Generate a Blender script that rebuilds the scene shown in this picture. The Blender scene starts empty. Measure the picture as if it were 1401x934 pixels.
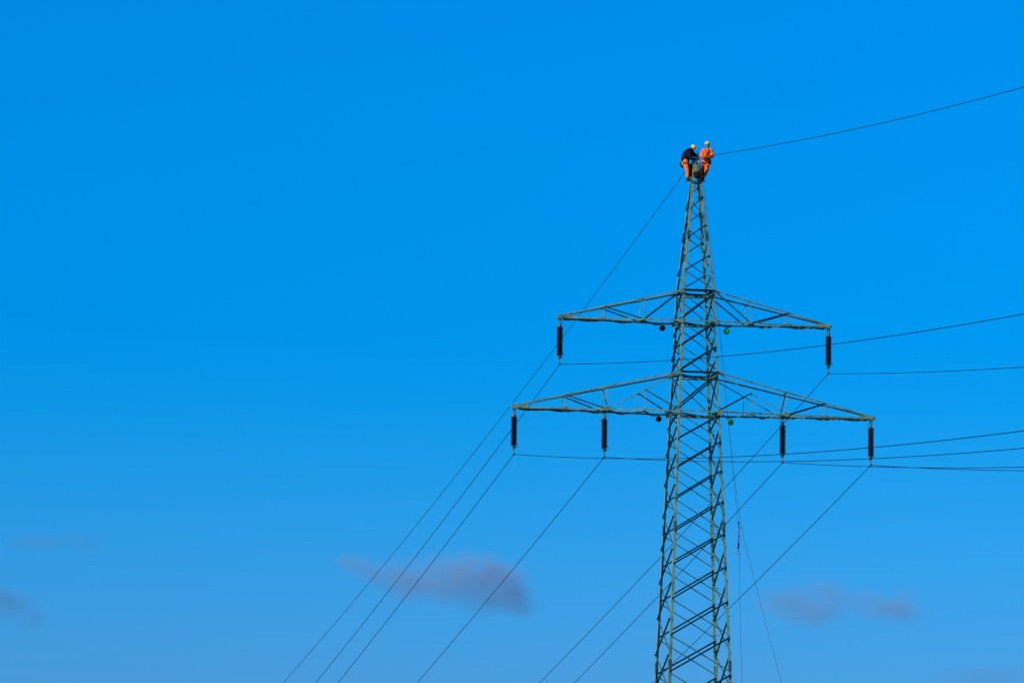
import bpy, bmesh, math, random
from mathutils import Vector, Matrix, noise

S = bpy.context.scene
COL = S.collection
random.seed(7)
R = math.radians

# ------------------------------------------------------------------ camera
F_PX = 5800.656                      # focal length for a frame 1401 px wide
cam_d = bpy.data.cameras.new('camera')
cam_d.sensor_width = 36.0
cam_d.lens = F_PX / 1401.0 * 36.0
cam_d.clip_start = 0.5
cam_d.clip_end = 90000.0
cam = bpy.data.objects.new('camera', cam_d)
COL.objects.link(cam)
pit, rol = R(7.58393), R(0.64342)
fw = Vector((0, math.cos(pit), math.sin(pit)))
r0 = Vector((1, 0, 0)); u0 = Vector((0, -math.sin(pit), math.cos(pit)))
rt = r0 * math.cos(rol) + u0 * math.sin(rol)
up = -r0 * math.sin(rol) + u0 * math.cos(rol)
m = Matrix.Identity(4)
for i in range(3):
    m[i][0] = rt[i]; m[i][1] = up[i]; m[i][2] = -fw[i]
cam.matrix_world = m
S.camera = cam

# ------------------------------------------------------------------ light and sky
SUN_EL = 36.0
SUN_AZ = 233.0                       # clockwise from +Y: behind the camera, to its left
world = bpy.data.worlds.new('World'); S.world = world
world.use_nodes = True
wn = world.node_tree.nodes; wl = world.node_tree.links
sky = wn.new('ShaderNodeTexSky'); sky.sky_type = 'NISHITA'
sky.sun_disc = False
sky.sun_elevation = R(SUN_EL); sky.sun_rotation = R(SUN_AZ)
tc = wn.new('ShaderNodeTexCoord'); sep = wn.new('ShaderNodeSeparateXYZ')
wl.new(tc.outputs['Generated'], sep.inputs[0])
ramp = wn.new('ShaderNodeValToRGB')  # deep-blue grade of the whole sky, paler only near the horizon
cr = ramp.color_ramp; cr.interpolation = 'LINEAR'
SKY_STOPS = [(0.0, (0.30, 0.60, 1.50)), (0.03, (0.20, 0.60, 1.49)), (0.056, (0.129, 0.605, 1.48)), (0.078, (0.08, 0.612, 1.44)), (0.099, (0.036, 0.625, 1.415)), (0.117, (0.010, 0.63, 1.44)),
             (0.135, (0.0, 0.637, 1.466)), (0.171, (0.0, 0.687, 1.519)), (0.211, (0.0, 0.727, 1.59)), (0.30, (0.0, 0.76, 1.63)), (1.0, (0.02, 0.78, 1.66))]
SKY_STOPS = [(p_, (c_[0], c_[1], c_[2] / 1.7)) for p_, c_ in SKY_STOPS]
while len(cr.elements) > 1: cr.elements.remove(cr.elements[-1])
cr.elements[0].position = SKY_STOPS[0][0]; cr.elements[0].color = (*SKY_STOPS[0][1], 1)
for p_, c_ in SKY_STOPS[1:]:
    e = cr.elements.new(p_); e.color = (*c_, 1)
wl.new(sep.outputs['Z'], ramp.inputs[0])
mul = wn.new('ShaderNodeMix'); mul.data_type = 'RGBA'; mul.blend_type = 'MULTIPLY'; mul.inputs[0].default_value = 1.0
wl.new(sky.outputs[0], mul.inputs[6]); wl.new(ramp.outputs[0], mul.inputs[7])
gain = wn.new('ShaderNodeVectorMath'); gain.operation = 'MULTIPLY'; gain.inputs[1].default_value = (1.0, 1.0, 1.7)
wl.new(mul.outputs[2], gain.inputs[0])
bg = wn['Background']; wl.new(gain.outputs[0], bg.inputs[0]); bg.inputs[1].default_value = 0.075

sun_d = bpy.data.lights.new('sun', 'SUN'); sun_d.energy = 4.8; sun_d.angle = R(0.53); sun_d.color = (1.0, 0.94, 0.85)
sun = bpy.data.objects.new('sun', sun_d); COL.objects.link(sun)
tosun = Vector((math.sin(R(SUN_AZ)) * math.cos(R(SUN_EL)), math.cos(R(SUN_AZ)) * math.cos(R(SUN_EL)), math.sin(R(SUN_EL))))
sun.rotation_euler = tosun.to_track_quat('Z', 'Y').to_euler()
sun.location = (-60, 40, 80)

S.view_settings.view_transform = 'Standard'; S.view_settings.look = 'None'
S.view_settings.gamma = 1.0; S.view_settings.exposure = 0.415
S.cycles.max_bounces = 8; S.cycles.volume_bounces = 2
S.cycles.volume_step_rate = 1.0

# ------------------------------------------------------------------ helpers
def mat(name, col, rough=0.6, metal=0.0, var=0.25, scale=6.0, dirt=None, bump=0.0, spec=0.5, dirt_amt=0.5):
    """Principled material with noise-varied colour, optional dirt patches and fine relief."""
    M = bpy.data.materials.new(name); M.use_nodes = True
    n = M.node_tree.nodes; l = M.node_tree.links
    b = n['Principled BSDF']
    b.inputs['Roughness'].default_value = rough; b.inputs['Metallic'].default_value = metal
    b.inputs['Specular IOR Level'].default_value = spec
    t = n.new('ShaderNodeTexCoord'); nz = n.new('ShaderNodeTexNoise')
    nz.inputs['Scale'].default_value = scale; nz.inputs['Detail'].default_value = 5
    oi = n.new('ShaderNodeObjectInfo'); ov = n.new('ShaderNodeVectorMath'); ov.operation = 'MULTIPLY_ADD'
    ov.inputs[1].default_value = (37.0, 61.0, 23.0)
    l.new(oi.outputs['Random'], ov.inputs[0]); l.new(t.outputs['Object'], ov.inputs[2])
    l.new(ov.outputs[0], nz.inputs['Vector'])
    rp = n.new('ShaderNodeValToRGB'); l.new(nz.outputs['Fac'], rp.inputs[0])
    rp.color_ramp.elements[0].position = 0.3; rp.color_ramp.elements[1].position = 0.7
    rp.color_ramp.elements[0].color = (*[c * (1 - var) for c in col], 1)
    rp.color_ramp.elements[1].color = (*[min(1, c * (1 + var)) for c in col], 1)
    out = rp.outputs[0]
    if dirt:
        n2 = n.new('ShaderNodeTexNoise'); n2.inputs['Scale'].default_value = scale * 0.45; n2.inputs['Detail'].default_value = 6
        l.new(ov.outputs[0], n2.inputs['Vector'])
        r2 = n.new('ShaderNodeValToRGB'); l.new(n2.outputs['Fac'], r2.inputs[0])
        r2.color_ramp.elements[0].position = 0.52; r2.color_ramp.elements[1].position = 0.68
        r2.color_ramp.elements[0].color = (0, 0, 0, 1); r2.color_ramp.elements[1].color = (dirt_amt, dirt_amt, dirt_amt, 1)
        mx = n.new('ShaderNodeMix'); mx.data_type = 'RGBA'
        l.new(r2.outputs[0], mx.inputs[0]); l.new(out, mx.inputs[6]); mx.inputs[7].default_value = (*dirt, 1)
        out = mx.outputs[2]
    l.new(out, b.inputs['Base Color'])
    if bump:
        bp = n.new('ShaderNodeBump'); bp.inputs['Strength'].default_value = bump; bp.inputs['Distance'].default_value = 0.01
        n3 = n.new('ShaderNodeTexNoise'); n3.inputs['Scale'].default_value = scale * 5; l.new(t.outputs['Object'], n3.inputs['Vector'])
        l.new(n3.outputs['Fac'], bp.inputs['Height']); l.new(bp.outputs[0], b.inputs['Normal'])
    return M

M_PAINT = mat('grey_green_paint', (0.105, 0.195, 0.145), 0.6, spec=0.2, var=0.3, scale=3.0, dirt=(0.03, 0.05, 0.036), dirt_amt=0.6)
M_PAINT_SHADE = mat('shaded_green_paint', (0.035, 0.078, 0.06), 0.65, spec=0.1, var=0.38, scale=4.0, dirt=(0.015, 0.022, 0.02), dirt_amt=0.6)  # darker copy of the tower paint, shade of the members put into its colour
M_GALV = mat('galvanised_steel', (0.055, 0.06, 0.06), 0.5, 0.2, var=0.2, scale=12)
M_BROWN = mat('brown_glazed_porcelain', (0.006, 0.0042, 0.004), 0.3, spec=0.3, var=0.2, scale=9)
M_WIRE = mat('weathered_aluminium_wire', (0.006, 0.009, 0.014), 0.7, 0.0, spec=0.1, var=0.15, scale=4)
M_ROPE = mat('dark_rope', (0.02, 0.025, 0.04), 0.9, var=0.3, scale=25)
M_RED = mat('dark_red_paint', (0.0035, 0.0006, 0.0006), 0.7, spec=0.1, var=0.3, scale=6)
M_GREEN = mat('bright_green_paint', (0.02, 0.40, 0.015), 0.5, spec=0.2, var=0.25, scale=5, dirt=(0.006, 0.05, 0.006), dirt_amt=0.8)
M_ORANGE = mat('orange_workwear', (0.86, 0.105, 0.003), 0.85, spec=0.1, var=0.14, scale=9, dirt=(0.5, 0.042, 0.003), dirt_amt=0.5, bump=0.5)
M_NAVY = mat('navy_workwear', (0.004, 0.006, 0.018), 0.9, spec=0.08, var=0.3, scale=9, bump=0.5)
M_COLLAR = mat('dark_collar_cloth', (0.05, 0.012, 0.014), 0.85, var=0.3, scale=20)
M_SKIN = mat('skin', (0.42, 0.19, 0.14), 0.55, var=0.08, scale=20)
M_EYE = mat('eye_dark', (0.03, 0.02, 0.02), 0.3, var=0.1)
M_LIP = mat('lips', (0.40, 0.15, 0.12), 0.5, var=0.1)
M_HAIR = mat('dark_brown_hair', (0.03, 0.018, 0.012), 0.6, var=0.3, scale=60)
M_HELMET = mat('yellow_plastic', (0.66, 0.325, 0.002), 0.5, spec=0.15, var=0.06, scale=8)
M_BLACK = mat('black_webbing', (0.007, 0.007, 0.009), 0.8, spec=0.1, var=0.3, scale=20)
M_YSTRAP = mat('yellow_webbing', (0.70, 0.58, 0.10), 0.7, var=0.15, scale=20)
M_GLOVE = mat('leather_glove', (0.07, 0.055, 0.035), 0.75, spec=0.2, var=0.3, scale=30)
M_BOOT = mat('black_leather', (0.009, 0.009, 0.012), 0.6, spec=0.2, var=0.3, scale=20)
M_CANVAS = mat('olive_canvas', (0.095, 0.085, 0.03), 0.9, var=0.22, scale=12, bump=0.6)
M_CANVAS_D = mat('dark_brown_leather', (0.009, 0.006, 0.005), 0.8, spec=0.1, var=0.3, scale=12)
M_BLUEBAG = mat('blue_grey_cloth', (0.10, 0.15, 0.20), 0.85, var=0.3, scale=15)
M_PURPLE = mat('violet_sling_webbing', (0.06, 0.05, 0.13), 0.8, var=0.3, scale=15)

def obj(name, mesh, parent=None):
    o = bpy.data.objects.new(name, mesh); COL.objects.link(o)
    if parent is not None: o.parent = parent
    return o

def mesh_of(bm, name, material, smooth=False):
    me = bpy.data.meshes.new(name); bm.normal_update(); bm.to_mesh(me); bm.free()
    if material: me.materials.append(material)
    if smooth:
        me.polygons.foreach_set('use_smooth', [True] * len(me.polygons))
    return me

def thing(name, loc, label, cat, group=None, rz=0.0):
    o = bpy.data.objects.new(name, None); COL.objects.link(o)
    o.empty_display_size = 0.3
    o.location = loc; o.rotation_euler = (0, 0, rz)
    o['label'] = label; o['category'] = cat
    if group: o['group'] = group
    return o

def node(name, parent):
    o = bpy.data.objects.new(name, None); COL.objects.link(o); o.parent = parent
    o.empty_display_size = 0.2
    return o

def basis(d):
    d = d.normalized()
    a = Vector((0, 0, 1)) if abs(d.z) < 0.9 else Vector((1, 0, 0))
    x = d.cross(a).normalized(); return x, d.cross(x).normalized()

def add_box(bm, c, size, rot=None):
    g = bmesh.ops.create_cube(bm, size=1.0)
    M4 = Matrix.Translation(Vector(c)) @ (rot.to_4x4() if rot else Matrix.Identity(4)) @ Matrix.Diagonal((*size, 1))
    bmesh.ops.transform(bm, matrix=M4, verts=g['verts'])
    return g['verts']

def add_tube(bm, pts, rad, seg=6, closed=False, cap=True):
    """Round tube along a polyline; rad a number or one per point."""
    pts = [Vector(p) for p in pts]; n = len(pts)
    if not hasattr(rad, '__len__'): rad = [rad] * n
    rings = []; x = None
    for i, p in enumerate(pts):
        if closed: d = pts[(i + 1) % n] - pts[i - 1]
        else: d = pts[min(i + 1, n - 1)] - pts[max(i - 1, 0)]
        d.normalize()
        if x is None: x, y = basis(d)
        else:
            x = (x - d * x.dot(d)).normalized(); y = d.cross(x)
        y = d.cross(x).normalized()
        rings.append([bm.verts.new(p + (x * math.cos(a) + y * math.sin(a)) * rad[i]) for a in (2 * math.pi * k / seg for k in range(seg))])
    m_ = n if closed else n - 1
    for i in range(m_):
        A, B = rings[i], rings[(i + 1) % n]
        for k in range(seg):
            bm.faces.new((A[k], A[(k + 1) % seg], B[(k + 1) % seg], B[k]))
    if cap and not closed:
        bm.faces.new(rings[0][::-1]); bm.faces.new(rings[-1])

def add_lathe(bm, prof, seg=16, origin=(0, 0, 0), axis=None):
    """Surface of revolution of (radius, height) pairs about Z (or axis)."""
    o = Vector(origin)
    q = Vector(axis).to_track_quat('Z', 'Y').to_matrix() if axis else Matrix.Identity(3)
    rings = []
    for r_, h in prof:
        if r_ < 1e-6: rings.append([bm.verts.new(o + q @ Vector((0, 0, h)))])
        else: rings.append([bm.verts.new(o + q @ Vector((r_ * math.cos(2 * math.pi * k / seg), r_ * math.sin(2 * math.pi * k / seg), h))) for k in range(seg)])
    for A, B in zip(rings[:-1], rings[1:]):
        for k in range(seg):
            if len(A) == 1 and len(B) == 1: continue
            if len(A) == 1: bm.faces.new((A[0], B[(k + 1) % seg], B[k])[::-1])
            elif len(B) == 1: bm.faces.new((A[k], A[(k + 1) % seg], B[0]))
            else: bm.faces.new((A[k], A[(k + 1) % seg], B[(k + 1) % seg], B[k]))

def smoothstep(a, b, t):
    t = max(0.0, min(1.0, (t - a) / (b - a))); return t * t * (3 - 2 * t)

# ------------------------------------------------------------------ terrain (below the frame; bounces light up)
def ground_z(x, y):
    z = -1.7 - 78.0 * smoothstep(205, 560, y)
    d = math.hypot(x, y - 190)
    z += 0.25 * noise.noise((x * 0.03, y * 0.03, 0.3)) * smoothstep(8, 60, d) * smoothstep(5, 40, math.hypot(x, y))
    z += 9.0 * noise.noise((x * 0.0016, y * 0.0016, 2.0)) * smoothstep(500, 2500, d)
    return z

def build_ground():
    bm = bmesh.new()
    xs = [0]
    for s in (4, 8, 14, 22, 32, 45, 60, 80, 105, 140, 190, 260, 360, 500, 700, 1000, 1400, 2000, 3000, 4500, 7000, 11000, 18000): xs.append(s)
    axis_x = sorted([-v for v in xs[1:]] + xs)
    axis_y = sorted(set([-v for v in xs[5:]] + list(range(0, 640, 16)) + [700, 800, 950, 1200, 1600, 2200, 3000, 4500, 7000, 11000, 18000, 30000]))
    g = [[bm.verts.new((x + 8, y, ground_z(x + 8, y))) for y in axis_y] for x in axis_x]
    for i in range(len(axis_x) - 1):
        for j in range(len(axis_y) - 1):
            bm.faces.new((g[i][j], g[i + 1][j], g[i + 1][j + 1], g[i][j + 1]))
    M = mat('meadow_grass', (0.055, 0.075, 0.028), 0.95, var=0.35, scale=0.05, dirt=(0.10, 0.085, 0.04), dirt_amt=0.5)
    o = obj('ground', mesh_of(bm, 'ground', M, True)); o['kind'] = 'structure'
build_ground()

# ------------------------------------------------------------------ pylon
PX, PY = 8.4098, 193.3552
AZ = R(10.43818)
Z1B, Z1T, Z2B, Z2T, ZTOP = 22.511, 24.311, 26.708, 28.1045, 34.32
A1, A2, M1 = 8.43, 6.345, 4.21
LEG_Z = [-1.9, 10.1628, Z1B, Z1T, Z2B, Z2T, 30.6725, 33.1359, ZTOP]
LEG_H = [1.472 + (10.1628 + 1.9) * 0.0395, 1.472, 0.9776, 0.9053, 0.7778, 0.752, 0.4842, 0.2366, 0.125]
def hw(z):
    for i in range(len(LEG_Z) - 1):
        if z <= LEG_Z[i + 1]:
            t = (z - LEG_Z[i]) / (LEG_Z[i + 1] - LEG_Z[i]); return LEG_H[i] + t * (LEG_H[i + 1] - LEG_H[i])
    return LEG_H[-1]

pylon = thing('transmission_pylon', (PX, PY, 0), 'tall grey-green steel lattice pylon with two crossarms and a narrow peak where two workers sit', 'pylon', rz=AZ)
# in the pylon's frame: x along the crossarms, y along the line (away from the camera), z up
def corner(su, sv, z): h = hw(z); return Vector((su * h, sv * h, z))

def angle_bar(name, p0, p1, n, w, parent, t=None, side=1, material=None, lift=0.0, shift=0.5, w2=None):
    """L-section steel angle from p0 to p1: one flange lies in the plane with outward normal n, the other
    stands at the upper edge, outward (side=1) or inward (side=-1)."""
    p0 = Vector(p0); p1 = Vector(p1); n = Vector(n).normalized()
    d = (p1 - p0); L = d.length; d.normalize()
    n = (n - d * n.dot(d)).normalized()
    e = d.cross(n).normalized()
    if e.z > 0: e = -e
    t = t or max(0.008, w * 0.14); w2 = w2 or w
    prof = [(0, 0), (w, 0), (w, t * side), (t, t * side), (t, w2 * side), (0, w2 * side)]
    o0 = p0 - e * (w * shift) + n * lift
    bm = bmesh.new()
    A = [bm.verts.new(o0 + e * a + n * b - p0) for a, b in prof]
    B = [bm.verts.new(o0 + e * a + n * b + d * L - p0) for a, b in prof]
    for k in range(6): bm.faces.new((A[k], A[(k + 1) % 6], B[(k + 1) % 6], B[k]))
    bm.faces.new(A[::-1]); bm.faces.new(B)
    bmesh.ops.recalc_face_normals(bm, faces=bm.faces[:])
    o = obj(name, mesh_of(bm, name, material or M_PAINT_SHADE), parent)
    o.location = p0
    return o

def leg_bar(su, sv, z0, z1, w, t):
    """Corner angle: heel on the outer corner, flanges along both faces."""
    p0, p1 = corner(su, sv, z0), corner(su, sv, z1)
    bm = bmesh.new()
    prof = [(0, 0), (w, 0), (w, t), (t, t), (t, w), (0, w)]
    A = [bm.verts.new(Vector((-su * a, -sv * b, 0))) for a, b in prof]
    B = [bm.verts.new(p1 - p0 + Vector((-su * a, -sv * b, 0))) for a, b in prof]
    for k in range(6): bm.faces.new((A[k], A[(k + 1) % 6], B[(k + 1) % 6], B[k]))
    bm.faces.new(A[::-1]); bm.faces.new(B)
    bmesh.ops.recalc_face_normals(bm, faces=bm.faces[:])
    o = obj('tower_leg', mesh_of(bm, 'tower_leg', M_PAINT), pylon); o.location = p0

LEG_W = [(-1.9, 4.6, .155), (4.6, 10.9, .138), (10.9, 17.2, .126), (17.2, Z1B, .116), (Z1B, Z2B, .108), (Z2B, Z2T, .108), (Z2T, 30.6725, .118), (30.6725, 33.1359, .108), (33.1359, ZTOP, .085)]
for su in (-1, 1):
    for sv in (-1, 1):
        for z0, z1, w in LEG_W:
            leg_bar(su, sv, z0, z1, w, 0.016)

FACES = [((-1, -1), (1, -1), Vector((0, -1, 0))), ((-1, 1), (1, 1), Vector((0, 1, 0))),
         ((-1, 1), (-1, -1), Vector((-1, 0, 0))), ((1, 1), (1, -1), Vector((1, 0, 0)))]
def viewer_side(n): return 1 if (n.y < 0 or n.x < 0) else -1     # which side of the face the outstanding flange takes

def brace(f, k, z0, z1, w, name='brace'):
    """Diagonal on face f from its first (k=0) or second (k=1) leg at z0 to the other leg at z1."""
    a, b, n = FACES[f]
    if k: a, b = b, a
    p0 = corner(*a, z0); p1 = corner(*b, z1)
    inset = (p1 - p0).normalized() * 0.03
    rising = (k == 0)
    if rising: s, l = viewer_side(n), (0.003 if viewer_side(n) > 0 else -0.019)
    else: s, l = -viewer_side(n), (-0.019 if viewer_side(n) > 0 else 0.003)
    return angle_bar(name, p0 + inset, p1 - inset, n, w, pylon, side=s, lift=l, material=M_PAINT_SHADE)

NODES = [22.393, 21.196, 19.864, 18.441, 16.968, 15.466, 13.881, 12.24, 10.567, 8.83, 7.03, 5.16, 3.22, 1.2, -0.9]
for i in range(len(NODES) - 1):
    zt, zb = NODES[i], NODES[i + 1]
    w = 0.062 + 0.0022 * i
    for f in (0, 1):
        brace(f, 0, zb, zt - 0.04, w); brace(f, 1, zb + 0.05, zt, w * .6)
SIDE = [22.33, 21.8] + [(NODES[i] + NODES[i + 1]) / 2 for i in range(1, len(NODES) - 1)]
SIDE = [Z1B - 0.1] + [(NODES[i] + NODES[i + 1]) / 2 for i in range(0, len(NODES) - 1)]
for i in range(1, len(SIDE) - 1):
    zt, zb = SIDE[i], SIDE[i + 1]
    for f in (2, 3):
        brace(f, 0, zb, zt - 0.03, 0.065); brace(f, 1, zb + 0.03, zt, 0.040)
for f in (2, 3):
    brace(f, 0, SIDE[1], Z1B - 0.12, 0.06); brace(f, 1, SIDE[1] + .03, Z1B - 0.08, 0.055)
# between and inside the crossarms
for zb, zt in ((Z1B, Z1T), (Z2B, Z2T)):
    for f in (0, 1):
        brace(f, 0, zb + 0.1, zt - 0.1, 0.075); brace(f, 1, zb + 0.1, zt - 0.1, 0.05)
    for f in (2, 3):
        brace(f, 0, zb + 0.08, zt - 0.08, 0.06); brace(f, 1, zb + 0.08, zt - 0.08, 0.05)
zm = 25.53
for zb, zt in ((Z1T + .06, zm), (zm, Z2B - .06)):
    for f in (0, 1):
        brace(f, 0, zb, zt, 0.085); brace(f, 1, zb, zt, 0.045)
zq = [Z1T + .06, 24.95, 26.1, Z2B - .06]
for zb, zt in zip(zq[:-1], zq[1:]):
    for f in (2, 3):
        brace(f, 0, zb, zt, 0.06); brace(f, 1, zb, zt, 0.05)
# single zigzag in the peak
PK = [28.175, 29.033, 29.80, 30.565, 31.248, 31.929, 32.586, 33.141]
for i in range(len(PK) - 1):
    zb, zt = PK[i], PK[i + 1]
    wz = 0.056 if i < 4 else 0.05
    if i % 2 == 0: brace(0, 1, zb, zt, wz); brace(1, 0, zb, zt, wz - .008)
    else: brace(0, 0, zb, zt, wz); brace(1, 1, zb, zt, wz - .008)
SK = [28.4, 28.9, 29.75, 30.47, 31.28, 31.93, 32.55, 33.1]
for i in range(len(SK) - 1):
    zb, zt = SK[i], SK[i + 1]
    for f in (2, 3): brace(f, i % 2 if f == 3 else (i + 1) % 2, zb, zt, 0.05)

def beam(z, w, faces=(0, 1, 2, 3), material=None):
    for f in faces:
        a, b, n = FACES[f]
        angle_bar('horizontal_beam', corner(*a, z) + n * 0.004, corner(*b, z) + n * 0.004, n, w, pylon, side=1 if n.y < 0 else -1, lift=0.003, material=material or M_PAINT_SHADE)
beam(Z1T, 0.09); beam(Z2T, 0.10); beam(33.22, 0.06, material=M_PAINT); beam(Z1B - .03, 0.09, (2, 3)); beam(Z2B - .03, 0.09, (2, 3)); beam(33.9, .05)
# plan bracing at the four crossarm levels
for z in (Z1B - .06, Z1T - .1, Z2B - .06, Z2T - .1):
    h = hw(z)
    angle_bar('plan_brace', (-h + .05, -h + .05, z), (h - .05, h - .05, z), (0, 0, 1), 0.055, pylon, side=-1)
    angle_bar('plan_brace', (-h + .05, h - .05, z - .07), (h - .05, -h + .05, z - .07), (0, 0, 1), 0.055, pylon, side=-1, material=M_PAINT)
    angle_bar('plan_brace', (-h + .05, 0, z - .14), (h - .05, 0, z - .14), (0, -1, 0), 0.05, pylon, side=-1)

def plate(c, n, sx, sz, parent, name='gusset_plate', t=0.014, material=None):
    """Clipped-corner steel plate facing n."""
    n = Vector(n).normalized(); x, y = basis(n)
    if abs(n.z) < 0.9:
        y = Vector((0, 0, 1)); x = y.cross(n).normalized()
    bm = bmesh.new(); q = 0.28
    pr = [(-1, -1 + q), (-1 + q, -1), (1 - q, -1), (1, -1 + q), (1, 1 - q), (1 - q, 1), (-1 + q, 1), (-1, 1 - q)]
    A = [bm.verts.new(x * a * sx / 2 + y * b * sz / 2) for a, b in pr]; B = [bm.verts.new(v.co + n * t) for v in A]
    for k in range(8): bm.faces.new((A[k], A[(k + 1) % 8], B[(k + 1) % 8], B[k]))
    bm.faces.new(A[::-1]); bm.faces.new(B)
    bmesh.ops.recalc_face_normals(bm, faces=bm.faces[:])
    o = obj(name, mesh_of(bm, name, material or M_PAINT), parent); o.location = c
    return o
for z, s in ((Z1B, .25), (Z1T, .22), (Z2B, .22), (Z2T, .22)):
    for su in (-1, 1):
        for sv in (-1, 1):
            c = corner(su, sv, z) + Vector((-su * 0.02, sv * 0.022, 0)) + Vector((su * .04, 0, -.02))
            plate(c, (0, sv, 0), s, s * .95, pylon)
# splice plates with bolt heads on the legs
bm = bmesh.new()
def bolt(bm, c, n, r_=0.017, h=0.016):
    add_lathe(bm, [(0, h), (r_, h), (r_, 0)], 6, c, n)
for z in (4.6, 10.9, 17.2, 30.67):
    for su in (-1, 1):
        for sv in (-1, 1):
            c = corner(su, sv, z)
            plate(c + Vector((-su * .07, sv * .004, 0)), (0, sv, 0), .12, .5, pylon, 'splice_plate', material=M_PAINT_SHADE)
            plate(c + Vector((su * .004, -sv * .07, 0)), (su, 0, 0), .12, .5, pylon, 'splice_plate', material=M_PAINT_SHADE)
            for k in range(6):
                for dx in (-.03, .03):
                    dz = -.2 + .08 * k
                    h_ = corner(su, sv, z + dz)
                    bolt(bm, h_ + Vector((-su * (.07 + dx), sv * .018, 0)), (0, sv, 0))
for i, z in enumerate(NODES):
    for su in (-1, 1):
        for sv in (-1, 1):
            for d in (-.05, .05):
                c = corner(su, sv, z + d); bolt(bm, c + Vector((-su * .055, sv * (.016 if sv < 0 else .003), 0)), (0, sv, 0))
                c = corner(su, sv, z + d + (NODES[max(i - 1, 0)] - z) * .5); bolt(bm, c + Vector((su * .016, -sv * .055, 0)), (su, 0, 0))
bo = obj('bolt_head', mesh_of(bm, 'bolt_head', M_GALV), pylon); bo['kind'] = 'stuff'
# climbing step bolts up the back right leg
bm = bmesh.new(); z = 2.0; k = 0
while z < 33.0:
    c = corner(1, 1, z)
    d = Vector((1, 0, 0)) if k % 2 else Vector((0, 1, 0))
    off = Vector((-.05, 0, 0)) if d.y else Vector((0, -.05, 0))
    add_tube(bm, [c + off - d * .03, c + off + d * .16, c + off + d * .165 + Vector((0, 0, .03))], 0.012, 6)
    d2 = Vector((-1, 0, 0)) if k % 2 else Vector((0, -1, 0))
    add_tube(bm, [c + off * .6 + d2 * .0, c + off * .6 + d2 * .2], 0.012, 6)
    z += 0.36; k += 1
sb = obj('step_bolt', mesh_of(bm, 'step_bolt', M_GALV), pylon); sb['kind'] = 'stuff'
# peak head: cap plate, foot bars the workers stand on
plate((0, 0, ZTOP), (0, 0, 1), .34, .34, pylon, 'cap_plate', t=.02)
angle_bar('foot_bar', (-.46, -.235, 33.27), (.42, -.235, 33.27), (0, -1, 0), .038, pylon, side=-1, lift=.02)
angle_bar('foot_bar', (-.46, .235, 33.33), (.42, .235, 33.33), (0, 1, 0), .038, pylon, side=1, lift=.02)
# concrete footings
for su in (-1, 1):
    for sv in (-1, 1):
        bm = bmesh.new(); add_lathe(bm, [(.45, -.4), (.42, .38), (.34, .46), (0, .46)], 16)
        o = obj('concrete_footing', mesh_of(bm, 'concrete_footing', mat('concrete', (.32, .31, .29), .9, bump=.4)), pylon)
        o.location = corner(su, sv, -1.85)

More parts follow.
